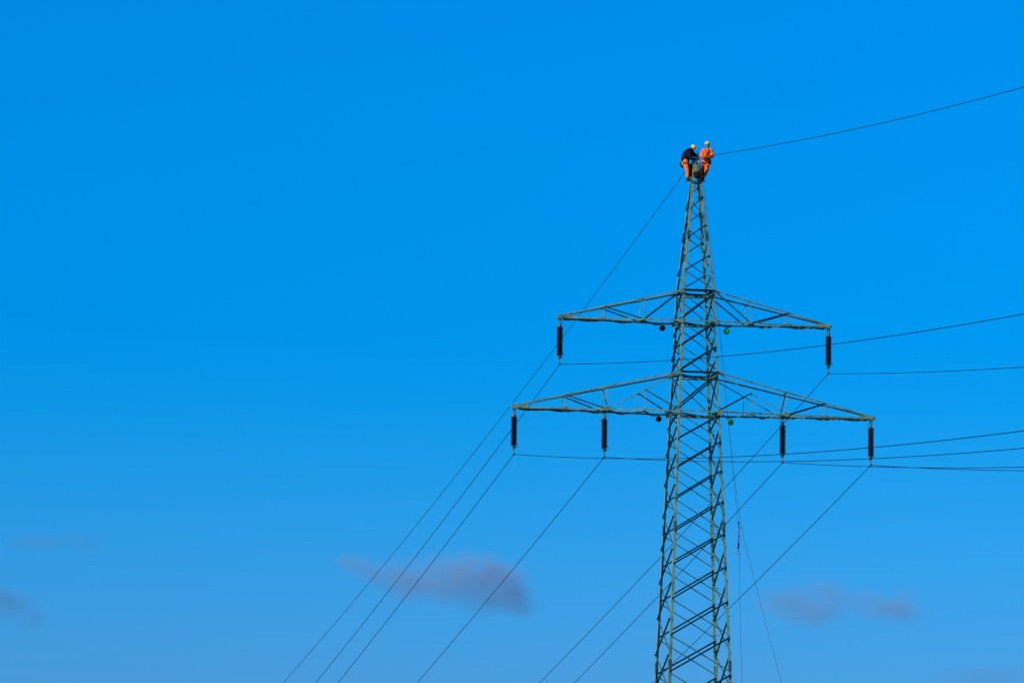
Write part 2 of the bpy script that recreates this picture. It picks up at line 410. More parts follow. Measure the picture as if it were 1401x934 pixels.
# ---------------- crossarms
def crossarm(zb, zt, A, posts, s, lower):
    arm = node('crossarm', pylon)
    hb, ht = hw(zb), hw(zt)
    tipz = zb + 0.03
    TV = 0.10
    def bot(u, sv):
        t = (u - hb) / (A - hb); return Vector((s * u, sv * (hb + (TV - hb) * t), zb))
    def top(u, sv):
        t = (u - ht) / (A - ht); return Vector((s * u, sv * (ht + (TV - ht) * t), zt + (tipz + .06 - zt) * t))
    for sv in (-1, 1):
        n = Vector((0, sv, 0)); vs = 1 if sv < 0 else -1
        # chords
        angle_bar('chord', bot(hb if s > 0 else hb, sv), bot(A + .03, sv), n, .075, arm, side=-1, lift=.006, material=M_PAINT)
        angle_bar('chord', top(ht, sv), top(A, sv), n, .068, arm, side=-1, lift=.004, material=M_PAINT)
        # posts and diagonals
        for u in posts['post']:
            angle_bar('post', bot(u, sv) + Vector((0, 0, -.02)), top(u, sv) + Vector((0, 0, .07 if sv < 0 else .0)), n, .032, arm, side=-1, lift=-.012, material=M_PAINT)
        for (ua, wa), (ub, wb) in posts['diag']:
            P = bot(ua, sv) if wa == 'b' else top(ua, sv)
            Q = bot(ub, sv) if wb == 'b' else top(ub, sv)
            angle_bar('diagonal', P, Q, n, .052, arm, side=vs, lift=-.02, material=M_PAINT_SHADE)
        if lower:
            P, Q = top(ht, sv), bot(M1, sv)
            um = 2.5; f_ = (um - ht) / (M1 - ht); Mid = P.lerp(Q, f_)
            angle_bar('diagonal', P, Q, n, .04, arm, side=-1 if sv < 0 else vs, lift=-.024, material=M_PAINT)
            angle_bar('diagonal', Mid, bot(hb, sv) + Vector((0, 0, .06)), n, .052, arm, side=vs, lift=-.016, material=M_PAINT_SHADE)
            angle_bar('post', bot(um, sv) + Vector((0, 0, -.02)), Mid, n, .032, arm, side=-1, lift=-.012, material=M_PAINT)
    # zigzag between the two bottom chords
    us = posts['plan']; k = 0
    for a, b in zip(us[:-1], us[1:]):
        sv = 1 if k % 2 else -1; k += 1
        angle_bar('plan_brace', bot(a, sv) + Vector((0, -sv * .03, -.05)), bot(b, -sv) + Vector((0, sv * .03, -.05)), (0, 0, -1), .058, arm, side=1, material=M_PAINT_SHADE)
    for u in posts['cross']:
        angle_bar('plan_brace', bot(u, -1) + Vector((0, .02, -.035)), bot(u, 1) + Vector((0, -.02, -.035)), (0, 0, -1), .05, arm, side=-1, material=M_PAINT_SHADE)
        angle_bar('top_tie', top(u, -1), top(u, 1), (0, 0, 1), .045, arm, side=-1, material=M_PAINT_SHADE)
    if lower:
        angle_bar('diagonal', top(M1, 1 if s < 0 else -1), bot(M1, -1 if s < 0 else 1), (-s, 0, 0), .045, arm, side=1, material=M_PAINT_SHADE)
        # bearer for the inner insulator, with end plates on the chords
        p = bot(M1, -1); q = bot(M1, 1)
        for dx in (-.12, .12):
            angle_bar('insulator_bearer', (p.x + dx, p.y + .03, zb - .07), (q.x + dx, q.y - .03, zb - .07), (0, 0, -1), .075, arm, side=-1, material=M_PAINT_SHADE)
        for sv in (-1, 1): plate(bot(M1, sv) + Vector((0, sv * .012, .03)), (0, sv, 0), .28, .18, arm)
    for u in posts['post'][1:]:
        pass
    for sv in (-1, 1):
        plate(bot(A - .28, sv) + Vector((0, sv * .012, .07)), (0, sv, 0), .62, .15, arm, 'tip_plate')
        for u in posts['joint']:
            plate(bot(u, sv) + Vector((0, sv * .012, .03)), (0, sv, 0), .17, .11, arm)
    bm = bmesh.new(); add_box(bm, (s * (A - .02), 0, zb - .03), (.22, .30, .05)); add_box(bm, (s * (A + .05), 0, zb + .06), (.16, .2, .14))
    obj('end_bracket', mesh_of(bm, 'end_bracket', M_PAINT), arm)
    return arm

for s in (-1, 1):
    crossarm(Z1B, Z1T, A1, dict(post=[M1, 6.1], joint=[2.5, 6.1], cross=[M1],
        diag=[((6.1, 't'), (M1, 'b'))], plan=[.98, 1.75, 2.5, 3.35, 4.05, 4.5, 5.3, 6.1, 6.9, 7.6, 8.2]), s, True)
    crossarm(Z2B, Z2T, A2, dict(post=[2.5, 4.35], joint=[2.5, 4.35], cross=[2.5],
        diag=[((hw(Z2T), 't'), (2.5, 'b')), ((4.35, 't'), (2.5, 'b'))], plan=[.78, 1.65, 2.5, 3.3, 4.1, 4.9, 5.6, 6.15]), s, False)
# the bottom chords run on through the tower body
for zb in (Z1B, Z2B):
    h = hw(zb)
    for sv in (-1, 1):
        angle_bar('horizontal_beam', (-h, sv * h, zb), (h, sv * h, zb), (0, sv, 0), .08, pylon, side=-1, lift=.007, material=M_PAINT)

RZ = Matrix.Rotation(AZ, 4, 'Z')
def W(u, v, z):
    """Pylon frame -> world."""
    q = RZ @ Vector((u, v, 0)); return Vector((PX + q.x, PY + q.y, z))

# ------------------------------------------------------------------ insulators
INS = 2.142
def insulator_meshes():
    ms = {}
    bm = bmesh.new(); n = 23; z0, z1 = -.42, -1.72; pr = [(0, z0 + .02), (.05, z0 + .02), (.05, z0)]
    for k in range(n):
        zc = z0 + (z1 - z0) * (k + .5) / n
        pr += [(.09, zc + .024), (.12, zc + .017), (.152, zc - .004), (.152, zc - .014), (.115, zc - .012), (.09, zc - .020)]
    pr += [(.05, z1), (.05, z1 - .02), (0, z1 - .02)]
    add_lathe(bm, pr[::-1], 14); ms['porcelain_rod'] = mesh_of(bm, 'porcelain_rod', M_BROWN, False)
    bm = bmesh.new(); add_lathe(bm, [(0, -.43), (.075, -.43), (.075, -.33), (.06, -.30), (.05, -.26), (0, -.26)], 12)
    ms['end_cap'] = mesh_of(bm, 'end_cap', M_GALV, False)
    bm = bmesh.new(); add_lathe(bm, [(0, -1.84), (.04, -1.84), (.055, -1.82), (.075, -1.80), (.075, -1.71), (0, -1.71)], 12)
    ms['end_cap_low'] = mesh_of(bm, 'end_cap', M_GALV, False)
    bm = bmesh.new()
    for sx in (-1, 1):
        add_box(bm, (sx * .05, 0, -.21), (.03, .06, .34))
    add_tube(bm, [(-.06, 0, -.1), (.06, 0, -.1)], .018, 6); add_tube(bm, [(-.06, 0, -.32), (.06, 0, -.32)], .018, 6)
    ms['shackle'] = mesh_of(bm, 'shackle', M_GALV)
    bm = bmesh.new()   # V yoke and link to the clamp
    for sx in (-1, 1):
        add_tube(bm, [(sx * .07, 0, -1.78), (sx * .06, 0, -1.86), (0, 0, -1.96)], .022, 6)
    add_tube(bm, [(0, 0, -1.93), (0, 0, -2.1)], .017, 6)
    add_box(bm, (0, 0, -1.89), (.05, .03, .07))
    ms['suspension_link'] = mesh_of(bm, 'suspension_link', M_GALV)
    bm = bmesh.new()
    add_lathe(bm, [(0, -.2), (.03, -.19), (.045, -.08), (.05, 0), (.045, .08), (.03, .19), (0, .2)], 10, (0, 0, -INS), (0, 1, 0))
    add_box(bm, (0, 0, -INS + .05), (.05, .09, .1))
    ms['suspension_clamp'] = mesh_of(bm, 'suspension_clamp', M_GALV, False)
    for nm, zc in (('u', -.40), ('l', -1.74)):
        bm = bmesh.new()
        dr = 1 if nm == 'u' else -1
        pts = [(.05, -.02, zc), (.13, -.05, zc + .0), (.15, -.06, zc + dr * .05), (.15, -.06, zc + .16), (.12, -.06, zc + .2), (.085, -.05, zc + .19)] if nm == 'u' else \
              [(.05, -.02, zc), (.10, -.05, zc - .08), (.15, -.06, zc - .06), (.165, -.06, zc + .03), (.15, -.06, zc + .10), (.11, -.05, zc + .10)]
        add_tube(bm, pts, .011, 6); ms['arcing_loop' + nm] = mesh_of(bm, 'arcing_loop', M_GALV)
        bm = bmesh.new()
        add_tube(bm, [(-.05, .02, zc), (-.14, .05, zc + (-.03 if nm == 'u' else .03)), (-.25, .08, zc + (-.04 if nm == 'u' else -.02))], [.012, .011, .008], 6)
        ms['arcing_horn' + nm] = mesh_of(bm, 'arcing_horn', M_GALV)
    return ms
IM = insulator_meshes()
def insulator(u, zb, label):
    s = 1 if u < 0 else -1
    t = thing('insulator_string', W(u, 0, zb), label, 'insulator', 'insulator strings hanging from the crossarms', rz=AZ)
    for nm in ('porcelain_rod', 'end_cap', 'end_cap_low', 'shackle', 'suspension_link', 'suspension_clamp', 'arcing_loopu', 'arcing_loopl', 'arcing_hornu', 'arcing_hornl'):
        o = obj(IM[nm].name.split('.')[0], IM[nm], t)
        if nm.startswith('arcing'): o.scale = (s, 1, 1)
    return t
SPOTS = [(-A2 + .02, Z2B, 'left tip of the upper crossarm'), (A2 - .0, Z2B, 'right tip of the upper crossarm'),
         (-A1 + .02, Z1B, 'left tip of the lower crossarm'), (-M1, Z1B, 'left middle of the lower crossarm'),
         (M1 - .04, Z1B, 'right middle of the lower crossarm'), (A1 - .06, Z1B, 'right tip of the lower crossarm')]
for u, zb, where in SPOTS:
    insulator(u, zb, 'dark brown ribbed insulator hanging from the ' + where)

# ------------------------------------------------------------------ overhead wires
def wire(name, P, azA, azT, sA, cA, sT, cT, rad, label, cat, group, tA=470.0, tT=290.0):
    pts = []
    for k in range(80, 0, -1):
        t = tT * (k / 80) ** 1.5; d = Vector((math.sin(R(azT)), -math.cos(R(azT)), 0)); pts.append(P + d * t + Vector((0, 0, sT * t + cT * t * t)))
    pts.append(P.copy())
    for k in range(1, 111):
        t = tA * (k / 110) ** 1.5; d = Vector((-math.sin(R(azA)), math.cos(R(azA)), 0)); pts.append(P + d * t + Vector((0, 0, sA * t + cA * t * t)))
    bm = bmesh.new(); add_tube(bm, [p - P for p in pts], rad, 6)
    o = obj(name, mesh_of(bm, name, M_WIRE, True)); o.location = P
    o['label'] = label; o['category'] = cat
    if group: o['group'] = group
WAZ_A, WAZ_T = 15.038, 15.4924
for u, zb, where in SPOTS:
    wire('conductor', W(u, 0, zb - INS), WAZ_A, WAZ_T, -.25641, .00033, -.11889, .00053, .0155,
         'power line from the insulator at the ' + where.replace('lower crossarm', 'lower arm').replace('upper crossarm', 'upper arm'), 'power line', 'conductors strung through the pylon')
wire('earth_wire', W(-.02, 0, 34.41), WAZ_A, WAZ_T, -.2565, .00037, -.12476, .00061, .0145,
     'topmost thin wire running over the peak between the two workers', 'power line', None)
# earth wire clamp on the peak
bm = bmesh.new(); add_lathe(bm, [(0, -.17), (.03, -.16), (.045, -.06), (.045, .06), (.03, .16), (0, .17)], 10, (-.02, 0, 34.40), (0, 1, 0)); add_box(bm, (-.02, 0, 34.36), (.07, .12, .07))
obj('wire_clamp', mesh_of(bm, 'wire_clamp', M_GALV), pylon)

# ------------------------------------------------------------------ circuit marker balls
def marker_ball(c, ztop, material, label, emblem):
    t = thing('marker_ball', (PX + c[0], PY + c[1], c[2]), label, 'marker ball', 'marker balls under the crossarms', rz=AZ)
    bm = bmesh.new(); bmesh.ops.create_uvsphere(bm, u_segments=28, v_segments=18, radius=.138)
    obj('ball_shell', mesh_of(bm, 'ball_shell', material, True), t)
    bm = bmesh.new()
    add_tube(bm, [(.1405 * math.cos(a), 0, .1405 * math.sin(a)) for a in (2 * math.pi * k / 36 for k in range(36))], .006, 6, closed=True)
    sm = obj('seam_flange', mesh_of(bm, 'seam_flange', material, True), t); sm.rotation_euler = (0, R(12), R(58))
    bm = bmesh.new(); add_tube(bm, [(0, 0, .13), (0, 0, ztop - c[2])], .012, 6); add_lathe(bm, [(0, .15), (.03, .15), (.03, .125), (0, .125)], 10)
    obj('hanger_rod', mesh_of(bm, 'hanger_rod', M_GALV, False), t)
marker_ball((-1.503, -.2, 26.416), Z2B - .02, M_RED, 'nearly black dark red ball hanging under the upper crossarm left of the tower', 0)
marker_ball((1.441, -.2, 26.287), Z2B - .02, M_GREEN, 'bright green ball hanging under the upper crossarm right of the tower', 1)
marker_ball((-1.644, -.2, 22.216), Z1B - .02, M_RED, 'nearly black dark red ball hanging under the lower crossarm left of the tower', 0)
marker_ball((1.661, -.2, 22.085), Z1B - .02, M_GREEN, 'bright green ball hanging under the lower crossarm right of the tower', 1)

# ------------------------------------------------------------------ ropes and hoisting tackle
def spline(pts, n=10):
    P = [Vector(p) for p in pts]; P = [P[0] * 2 - P[1]] + P + [P[-1] * 2 - P[-2]]; out = []
    for i in range(1, len(P) - 2):
        for k in range(n):
            t = k / n; a, b, c, d = P[i - 1], P[i], P[i + 1], P[i + 2]
            out.append(0.5 * ((2 * b) + (c - a) * t + (2 * a - 5 * b + 4 * c - d) * t * t + (3 * b - a - 3 * c + d) * t ** 3))
    out.append(P[-2]); return out
TP = Vector((PX, PY, 0))
def rope(pts, rad, label):
    bm = bmesh.new(); P0 = TP + Vector(pts[0])
    add_tube(bm, [TP + p - P0 for p in spline(pts)], rad, 6)
    o = obj('hoist_rope', mesh_of(bm, 'hoist_rope', M_ROPE, True)); o.location = P0
    o['label'] = label; o['category'] = 'rope'; o['group'] = 'hoisting ropes beside the pylon'
rope([(.285, -.30, 33.36), (.62, -.75, 30.2), (1.011, -1.2, 26.433), (1.475, -2, 21.605), (1.879, -2.6, 17.26), (1.919, -2.6, 17.0)], .0085,
     'thin rope running down right of the tower to the tackle hanging on it')
rope([(.33, -.28, 33.36), (.68, -.72, 30.2), (1.07, -1.15, 26.441), (1.614, -2.1, 20.461), (1.997, -2.6, 17.261), (2.051, -2.6, 17.03), (2.514, -3.4, 14.925), (3.639, -6, 9.891), (5.6, -11, 1.0), (6.2, -12.5, -1.6)], .0085,
     'longer thin rope kinking beside the tackle and slanting off to the lower right')
rope([(1.951, -2.6, 15.80), (1.99, -2.75, 13.0), (2.057, -3, 10.029), (2.1, -3.3, 4.0), (2.12, -3.4, -1.6)], .0085,
     'thin rope hanging straight down below the tackle')
tk = thing('hoisting_tackle', TP + Vector((1.915, -2.6, 17.0)), 'dark violet sling with hook and small crossbar hanging on a rope', 'tackle')
bm = bmesh.new(); add_tube(bm, [(.0, 0, .34), (-.03, 0, .28), (.0, 0, .24), (0, 0, 0)], .016, 6); add_lathe(bm, [(0, .31), (.035, .30), (.035, .24), (0, .23)], 8)
obj('rope_clamp', mesh_of(bm, 'rope_clamp', M_BLACK), tk)
bm = bmesh.new(); add_tube(bm, [(0, 0, .02), (.06, 0, .0), (.13, 0, .012)], .012, 6)
obj('rope_link', mesh_of(bm, 'rope_link', M_GALV), tk)
bm = bmesh.new()
pts = [(.03 * math.cos(a), 0, -.09 + .055 * math.sin(a)) for a in (2 * math.pi * k / 14 for k in range(14))]
add_tube(bm, pts, .014, 6, closed=True); add_box(bm, (.0, 0, -.0), (.05, .04, .07))
obj('snap_hook', mesh_of(bm, 'snap_hook', mat('worn_steel', (.20, .21, .23), .5, .2)), tk)
bm = bmesh.new()
add_tube(bm, [(0, 0, -.14), (-.012, 0, -.3), (.008, 0, -.42), (-.014, 0, -.58), (-.015, 0, -.78)], [.03, .026, .036, .03, .038], 8)
add_tube(bm, [(0.01, .01, -.16), (.02, .01, -.34), (-.01, .0, -.5), (.012, .01, -.72), (-.0, 0, -.82)], [.014, .03, .016, .03, .03], 8)
obj('webbing_sling', mesh_of(bm, 'webbing_sling', M_PURPLE, True), tk)
bm = bmesh.new(); add_lathe(bm, [(0, -.80), (.045, -.81), (.05, -.87), (.03, -.91), (0, -.91)], 10, (-.012, 0, 0))
add_tube(bm, [(0, 0, -.88), (.03, 0, -1.2)], .012, 6)
obj('weight', mesh_of(bm, 'weight', M_BLACK), tk)
bm = bmesh.new(); add_tube(bm, [(-.17, 0, -1.10), (.02, 0, -1.15), (.13, 0, -1.18)], .024, 8); add_tube(bm, [(-.15, 0, -1.1), (-.12, 0, -.98)], .018, 6)
obj('crossbar', mesh_of(bm, 'crossbar', mat('worn_wood', (.16, .15, .15), .8)), tk)

# ------------------------------------------------------------------ people
def capsule(bm, a, b, ra, rb, seg=12):
    """Tapered capsule with round ends."""
    a = Vector(a); b = Vector(b); d = b - a
    if d.length < 1e-5: d = Vector((0, 0, 1e-4))
    d.normalize(); x, y = basis(d)
    rings = []; prof = [(a, ra, -1, k) for k in (80, 50, 25, 0)] + [(b, rb, 1, k) for k in (0, 25, 50, 80)]
    for c, r_, s, k in prof:
        cc = c + d * s * r_ * math.sin(R(k)); rr = r_ * math.cos(R(k))
        rings.append([bm.verts.new(cc + (x * math.cos(q) + y * math.sin(q)) * rr) for q in (2 * math.pi * i / seg for i in range(seg))])
    for A, B in zip(rings[:-1], rings[1:]):
        for k in range(seg): bm.faces.new((A[k], A[(k + 1) % seg], B[(k + 1) % seg], B[k]))
    bm.faces.new(rings[0][::-1]); bm.faces.new(rings[-1])

def ellipsoid(bm, c, rad, rot=None):
    g = bmesh.ops.create_uvsphere(bm, u_segments=16, v_segments=10, radius=1)
    M4 = Matrix.Translation(Vector(c)) @ (rot.to_4x4() if rot else Matrix.Identity(4)) @ Matrix.Diagonal((*rad, 1))
    bmesh.ops.transform(bm, matrix=M4, verts=g['verts'])

def fuse(bm, name, material, voxel, parent, smooth=6, lump=0.0):
    """Fuse overlapping volumes into one continuous skin."""
    me = bpy.data.meshes.new(name + '_raw'); bmesh.ops.recalc_face_normals(bm, faces=bm.faces[:]); bm.to_mesh(me); bm.free()
    o = bpy.data.objects.new(name + '_raw', me); COL.objects.link(o)
    r_ = o.modifiers.new('r', 'REMESH'); r_.mode = 'VOXEL'; r_.voxel_size = voxel
    s_ = o.modifiers.new('s', 'SMOOTH'); s_.factor = .5; s_.iterations = smooth
    bpy.context.view_layer.update()
    dg = bpy.context.evaluated_depsgraph_get()
    res = bpy.data.meshes.new_from_object(o.evaluated_get(dg)); res.name = name
    bpy.data.objects.remove(o); bpy.data.meshes.remove(me)
    if lump:
        for v in res.vertices:
            c = v.co
            f_ = noise.noise(c * 9.0) * .6 + noise.noise(Vector((c.x * 14, c.y * 14, c.z * 26))) * .5
            v.co = c + v.normal * f_ * lump
    res.materials.clear(); res.materials.append(material)
    res.polygons.foreach_set('use_smooth', [True] * len(res.polygons))
    return obj(name, res, parent)

def hand(bm, wrist, tip, palm_n, curl=1.0):
    """Palm, four unequal bent fingers and a thumb leaving the side of the palm."""
    w = Vector(wrist); d = (Vector(tip) - w).normalized(); n = Vector(palm_n); n = (n - d * n.dot(d)).normalized(); s = d.cross(n)
    for k in (-1.2, -.4, .4, 1.2):
        capsule(bm, w + s * k * .012, w + d * .085 + s * k * .02, .018, .014, 8)
    for k, L in zip((-1.5, -.5, .5, 1.5), (.062, .078, .083, .072)):
        p0 = w + d * .088 + s * k * .019
        p1 = p0 + (d * .8 + n * .45 * curl).normalized() * L * .45
        p2 = p1 + (d * .25 + n * .95 * curl).normalized() * L * .33
        p3 = p2 + (d * -.35 + n * .8 * curl).normalized() * L * .25
        capsule(bm, p0, p1, .0098, .009, 8); capsule(bm, p1, p2, .009, .0085, 8); capsule(bm, p2, p3, .0085, .0075, 8)
    q0 = w + d * .03 + s * .026; q1 = q0 + (d * .55 + s * .6 + n * .4).normalized() * .045; q2 = q1 + (d * .75 + n * .6 + s * .1).normalized() * .034
    capsule(bm, q0, q1, .013, .011, 8); capsule(bm, q1, q2, .011, .009, 8)

def limb(bm, pts, rads):
    for i in range(len(pts) - 1): capsule(bm, pts[i], pts[i + 1], rads[i], rads[i + 1])

def band(name, parent, pts, width, thick, material, closed=True):
    """Flat webbing along a polyline of points (with outward directions)."""
    bm = bmesh.new(); P = [Vector(p) for p, n in pts]; N = [Vector(n).normalized() for p, n in pts]; k = len(P); rg = []
    for i in range(k):
        d = (P[(i + 1) % k] - P[i - 1]) if closed else (P[min(i + 1, k - 1)] - P[max(i - 1, 0)])
        e = d.normalized().cross(N[i]).normalized()
        rg.append([bm.verts.new(P[i] + e * a * width / 2 + N[i] * b * thick) for a, b in ((-1, 0), (1, 0), (1, 1), (-1, 1))])
    for i in range(k if closed else k - 1):
        A, B = rg[i], rg[(i + 1) % k]
        for j in range(4): bm.faces.new((A[j], A[(j + 1) % 4], B[(j + 1) % 4], B[j]))
    if not closed: bm.faces.new(rg[0][::-1]); bm.faces.new(rg[-1])
    bmesh.ops.recalc_face_normals(bm, faces=bm.faces[:])
    return obj(name, mesh_of(bm, name, material, True), parent)

def ring(c, rx, ry, axis=(0, 0, 1), n=24, a0=0, a1=360):
    q = Vector(axis).to_track_quat('Z', 'Y').to_matrix(); out = []
    full = abs(a1 - a0) >= 360
    for k in range(n):
        a = R(a0 + (a1 - a0) * k / (n if full else n - 1)); d = q @ Vector((rx * math.cos(a), ry * math.sin(a), 0))
        out.append((Vector(c) + d, d))
    return out

def person(J, label, face, lookdown, jacket_mat, scale=1.0, bulk=1.0):
    V = {k: Vector(v) for k, v in J.items() if isinstance(v, tuple)}
    base = Vector((V['pelvis'].x, 0, min(V['toN'].z, V['toF'].z) - .04))
    V = {k: v - base for k, v in V.items()}
    t = thing('person', TP + base, label, 'person')
    face = Vector(face).normalized(); hrot = face.to_track_quat('-Y', 'Z').to_matrix() @ Matrix.Rotation(R(lookdown), 3, 'X')
    hd = V['head']
    H = lambda x, y, z: hd + hrot @ Vector((x, y, z))
    # one continuous body
    bm = bmesh.new()
    ellipsoid(bm, H(0, .012, .035), (.075, .094, .088), hrot)
    ellipsoid(bm, H(0, -.022, -.035), (.058, .068, .078), hrot)
    capsule(bm, H(0, -.075, -.085), H(0, -.06, -.085), .028, .03)           # chin
    capsule(bm, H(0, -.088, .015), H(0, -.108, -.028), .011, .017)           # nose
    capsule(bm, H(-.03, -.083, .028), H(.03, -.083, .028), .014, .014)       # brow
    capsule(bm, H(-.02, -.088, -.058), H(.02, -.088, -.058), .010, .010)     # lips
    for sx in (-1, 1): ellipsoid(bm, H(sx * .078, .01, -.005), (.012, .022, .034), hrot)   # ears
    limb(bm, [H(0, .015, -.04), V['neck'], V['chest'] * .3 + V['neck'] * .7], [.058, .056, .07])
    limb(bm, [V['chest'], V['spine'], V['pelvis']], [.14, .125, .14])
    for q in ('N', 'F'):
        limb(bm, [V['chest'] * .5 + V['sh' + q] * .5, V['sh' + q], V['el' + q], V['wr' + q]], [.08, .062, .044, .028])
        dirn = (V['ha' + q] - V['wr' + q])
        hand(bm, V['wr' + q], V['ha' + q], J['palm' + q])
        limb(bm, [V['hip' + q], V['kn' + q], V['an' + q]], [.095, .062, .042])
        limb(bm, [V['an' + q] + Vector((0, 0, -.02)), V['to' + q]], [.042, .036])
    body = fuse(bm, 'body', M_SKIN, .0065, t, 3)
    me = body.data; me.materials.append(M_EYE); me.materials.append(M_LIP)
    inv = hrot.transposed()
    for p_ in me.polygons:
        c = inv @ (p_.center - hd)
        if c.y < -.055:
            for sx in (-1, 1):
                if ((c.x - sx * .031) / .013) ** 2 + ((c.z - .008) / .0075) ** 2 < 1: p_.material_index = 1
            if (c.x / .024) ** 2 + ((c.z + .058) / .009) ** 2 < 1: p_.material_index = 2
    # hair below the helmet
    bm = bmesh.new(); ellipsoid(bm, H(0, .022, .035), (.083, .096, .092), hrot); ellipsoid(bm, H(0, .06, -.02), (.066, .05, .06), hrot)
    fuse(bm, 'hair', M_HAIR, .01, t, 2)
    # clothing
    bm = bmesh.new()
    limb(bm, [V['neck'] + (V['chest'] - V['neck']) * .25, V['chest'], V['spine'], V['pelvis'] + Vector((0, 0, .03))], [.095, .165 * bulk, .155 * bulk, .158 * bulk])
    for q in ('N', 'F'):
        wrist = V['wr' + q]; el = V['el' + q]
        limb(bm, [V['chest'] * .45 + V['sh' + q] * .55, V['sh' + q], el, wrist + (el - wrist) * .12], [.125, .108 * bulk, .09, .066])
        capsule(bm, el * .5 + V['sh' + q] * .5, el * .45 + V['sh' + q] * .55, .104, .104)
    fuse(bm, 'jacket', jacket_mat, .012, t, 3, lump=.014)
    bm = bmesh.new()
    capsule(bm, V['pelvis'] + Vector((0, 0, .06)), V['pelvis'], .15, .155)
    for q in ('N', 'F'):
        limb(bm, [V['hip' + q], V['hip' + q] * .5 + V['kn' + q] * .5, V['kn' + q], V['kn' + q] * .5 + V['an' + q] * .5, V['an' + q] + Vector((0, 0, .03))], [.125, .115, .09, .09, .074])
    fuse(bm, 'trousers', M_ORANGE, .012, t, 3, lump=.014)
    bm = bmesh.new(); capsule(bm, V['neck'] + (hd - V['neck']) * -.05, V['neck'] + (V['chest'] - V['neck']) * .3, .072, .105); fuse(bm, 'collar', J['collar'], .012, t, 2)
    for q in ('N', 'F'):
        bm = bmesh.new(); a, b = V['an' + q], V['to' + q]
        limb(bm, [a + Vector((0, 0, .10)), a + Vector((0, 0, -.02))], [.068, .07]); limb(bm, [a + Vector((-.02, 0, -.055)), b + Vector((0, 0, -.012))], [.066, .056])
        fuse(bm, 'boot', M_BOOT, .011, t, 2)
        bm = bmesh.new(); hand(bm, V['wr' + q], V['ha' + q], J['palm' + q])
        bmesh.ops.recalc_face_normals(bm, faces=bm.faces[:])
        for v in bm.verts: pass
        g_ = fuse(bm, 'glove', M_GLOVE, .006, t, 1)
        for v in g_.data.vertices: v.co += v.normal * .006
    # helmet: dome, peak, rim and chin strap
    hel = None
    bm = bmesh.new()
    prof = [(.001, .152), (.03, .150), (.06, .140), (.088, .118), (.106, .088), (.114, .052), (.117, .02), (.113, .02), (.109, .05), (.1, .085), (.08, .112), (.04, .138), (0.001, .144)]
    add_lathe(bm, prof, 24)
    for v in bm.verts:
        v.co *= 1.06
        v.co.y *= 1.12
        if v.co.y < 0: v.co.z += .010 * (-v.co.y / .13)
    bmesh.ops.transform(bm, matrix=Matrix.Translation(H(0, .008, .005)) @ hrot.to_4x4(), verts=bm.verts[:])
    hel = obj('helmet', mesh_of(bm, 'helmet', M_HELMET, True), t)
    bm = bmesh.new(); A = []; B = []
    for k in range(13):
        a = R(-155 + 130 * k / 12); x_, y_ = math.cos(a), math.sin(a)
        ext = .03 * max(0, math.cos(R((k - 6) / 6 * 85)))
        for lst, dz in ((A, .026), (B, .018)):
            lst.append((bm.verts.new(H(x_ * .113, y_ * .113 * 1.14 + .008, dz + .006)), bm.verts.new(H(x_ * (.113 + ext * .6), y_ * (.129 + ext) + .008, dz - .006))))
    for k in range(12):
        for L_ in (A, B): bm.faces.new((L_[k][0], L_[k][1], L_[k + 1][1], L_[k + 1][0]))
        bm.faces.new((A[k][1], B[k][1], B[k + 1][1], A[k + 1][1]))
    bmesh.ops.recalc_face_normals(bm, faces=bm.faces[:])
    obj('peak', mesh_of(bm, 'peak', M_HELMET, True), hel)
    bm = bmesh.new(); ridge = [H(0, y, z) for y, z in ((-.10, .085), (-.06, .138), (0, .16), (.06, .150), (.11, .10))]
    add_tube(bm, ridge, .010, 6); obj('ridge', mesh_of(bm, 'ridge', M_HELMET, True), hel)
    bm = bmesh.new(); add_tube(bm, [H(-.088, -.0, .03), H(-.078, -.04, -.05), H(-.03, -.075, -.112), H(.03, -.075, -.112), H(.078, -.04, -.05), H(.088, 0, .03)], .009, 6)
    obj('chin_strap', mesh_of(bm, 'chin_strap', M_BLACK, True), hel)
    # harness
    up_ = (V['spine'] - V['pelvis']).normalized()
    hn = band('harness_belt', t, ring(V['pelvis'] + up_ * .09, .160 * bulk, .160 * bulk, up_), .07, .016, M_BLACK)
    for q in ('N', 'F'):
        ax = (V['kn' + q] - V['hip' + q]).normalized()
        band('leg_loop', hn, ring(V['hip' + q] + ax * .13, .122, .122, ax + Vector((.3 if q == 'F' else -.3, 0, 0)), 18), .05, .015, M_BLACK)
    return t, V, hn, base

# left worker: navy jacket, bent towards the peak
LW = dict(head=(-.14, -.02, 34.84), neck=(-.225, -.01, 34.77), chest=(-.372, 0, 34.625), spine=(-.475, 0, 34.455), pelvis=(-.478, 0, 34.272),
    shN=(-.338, -.185, 34.61), elN=(-.232, -.29, 34.332), wrN=(-.035, -.19, 34.262), haN=(.05, -.16, 34.25),
    shF=(-.225, .17, 34.70), elF=(.0, .20, 34.53), wrF=(.085, .11, 34.38), haF=(.11, .04, 34.32),
    hipN=(-.475, -.10, 34.225), knN=(-.395, -.15, 33.815), anN=(-.365, -.17, 33.43), toN=(-.215, -.20, 33.325),
    hipF=(-.445, .11, 34.245), knF=(-.33, .17, 33.84), anF=(-.32, .19, 33.47), toF=(-.18, .20, 33.375),
    palmN=(.2, .8, -.4), palmF=(.1, -.6, -.8), collar=M_NAVY)
t, V, hn, base = person(LW, 'worker in navy jacket, orange trousers and yellow helmet bending over the pylon peak', (.80, -.40, 0), 48, M_NAVY, bulk=1.22)
bm = bmesh.new(); c = Vector((-.655, -.06, 34.07)) - base
ellipsoid(bm, c, (.085, .075, .145)); ellipsoid(bm, c + Vector((.02, -.03, -.08)), (.075, .07, .09)); capsule(bm, c + Vector((.03, 0, .12)), c + Vector((.1, 0, .2)), .03, .03)
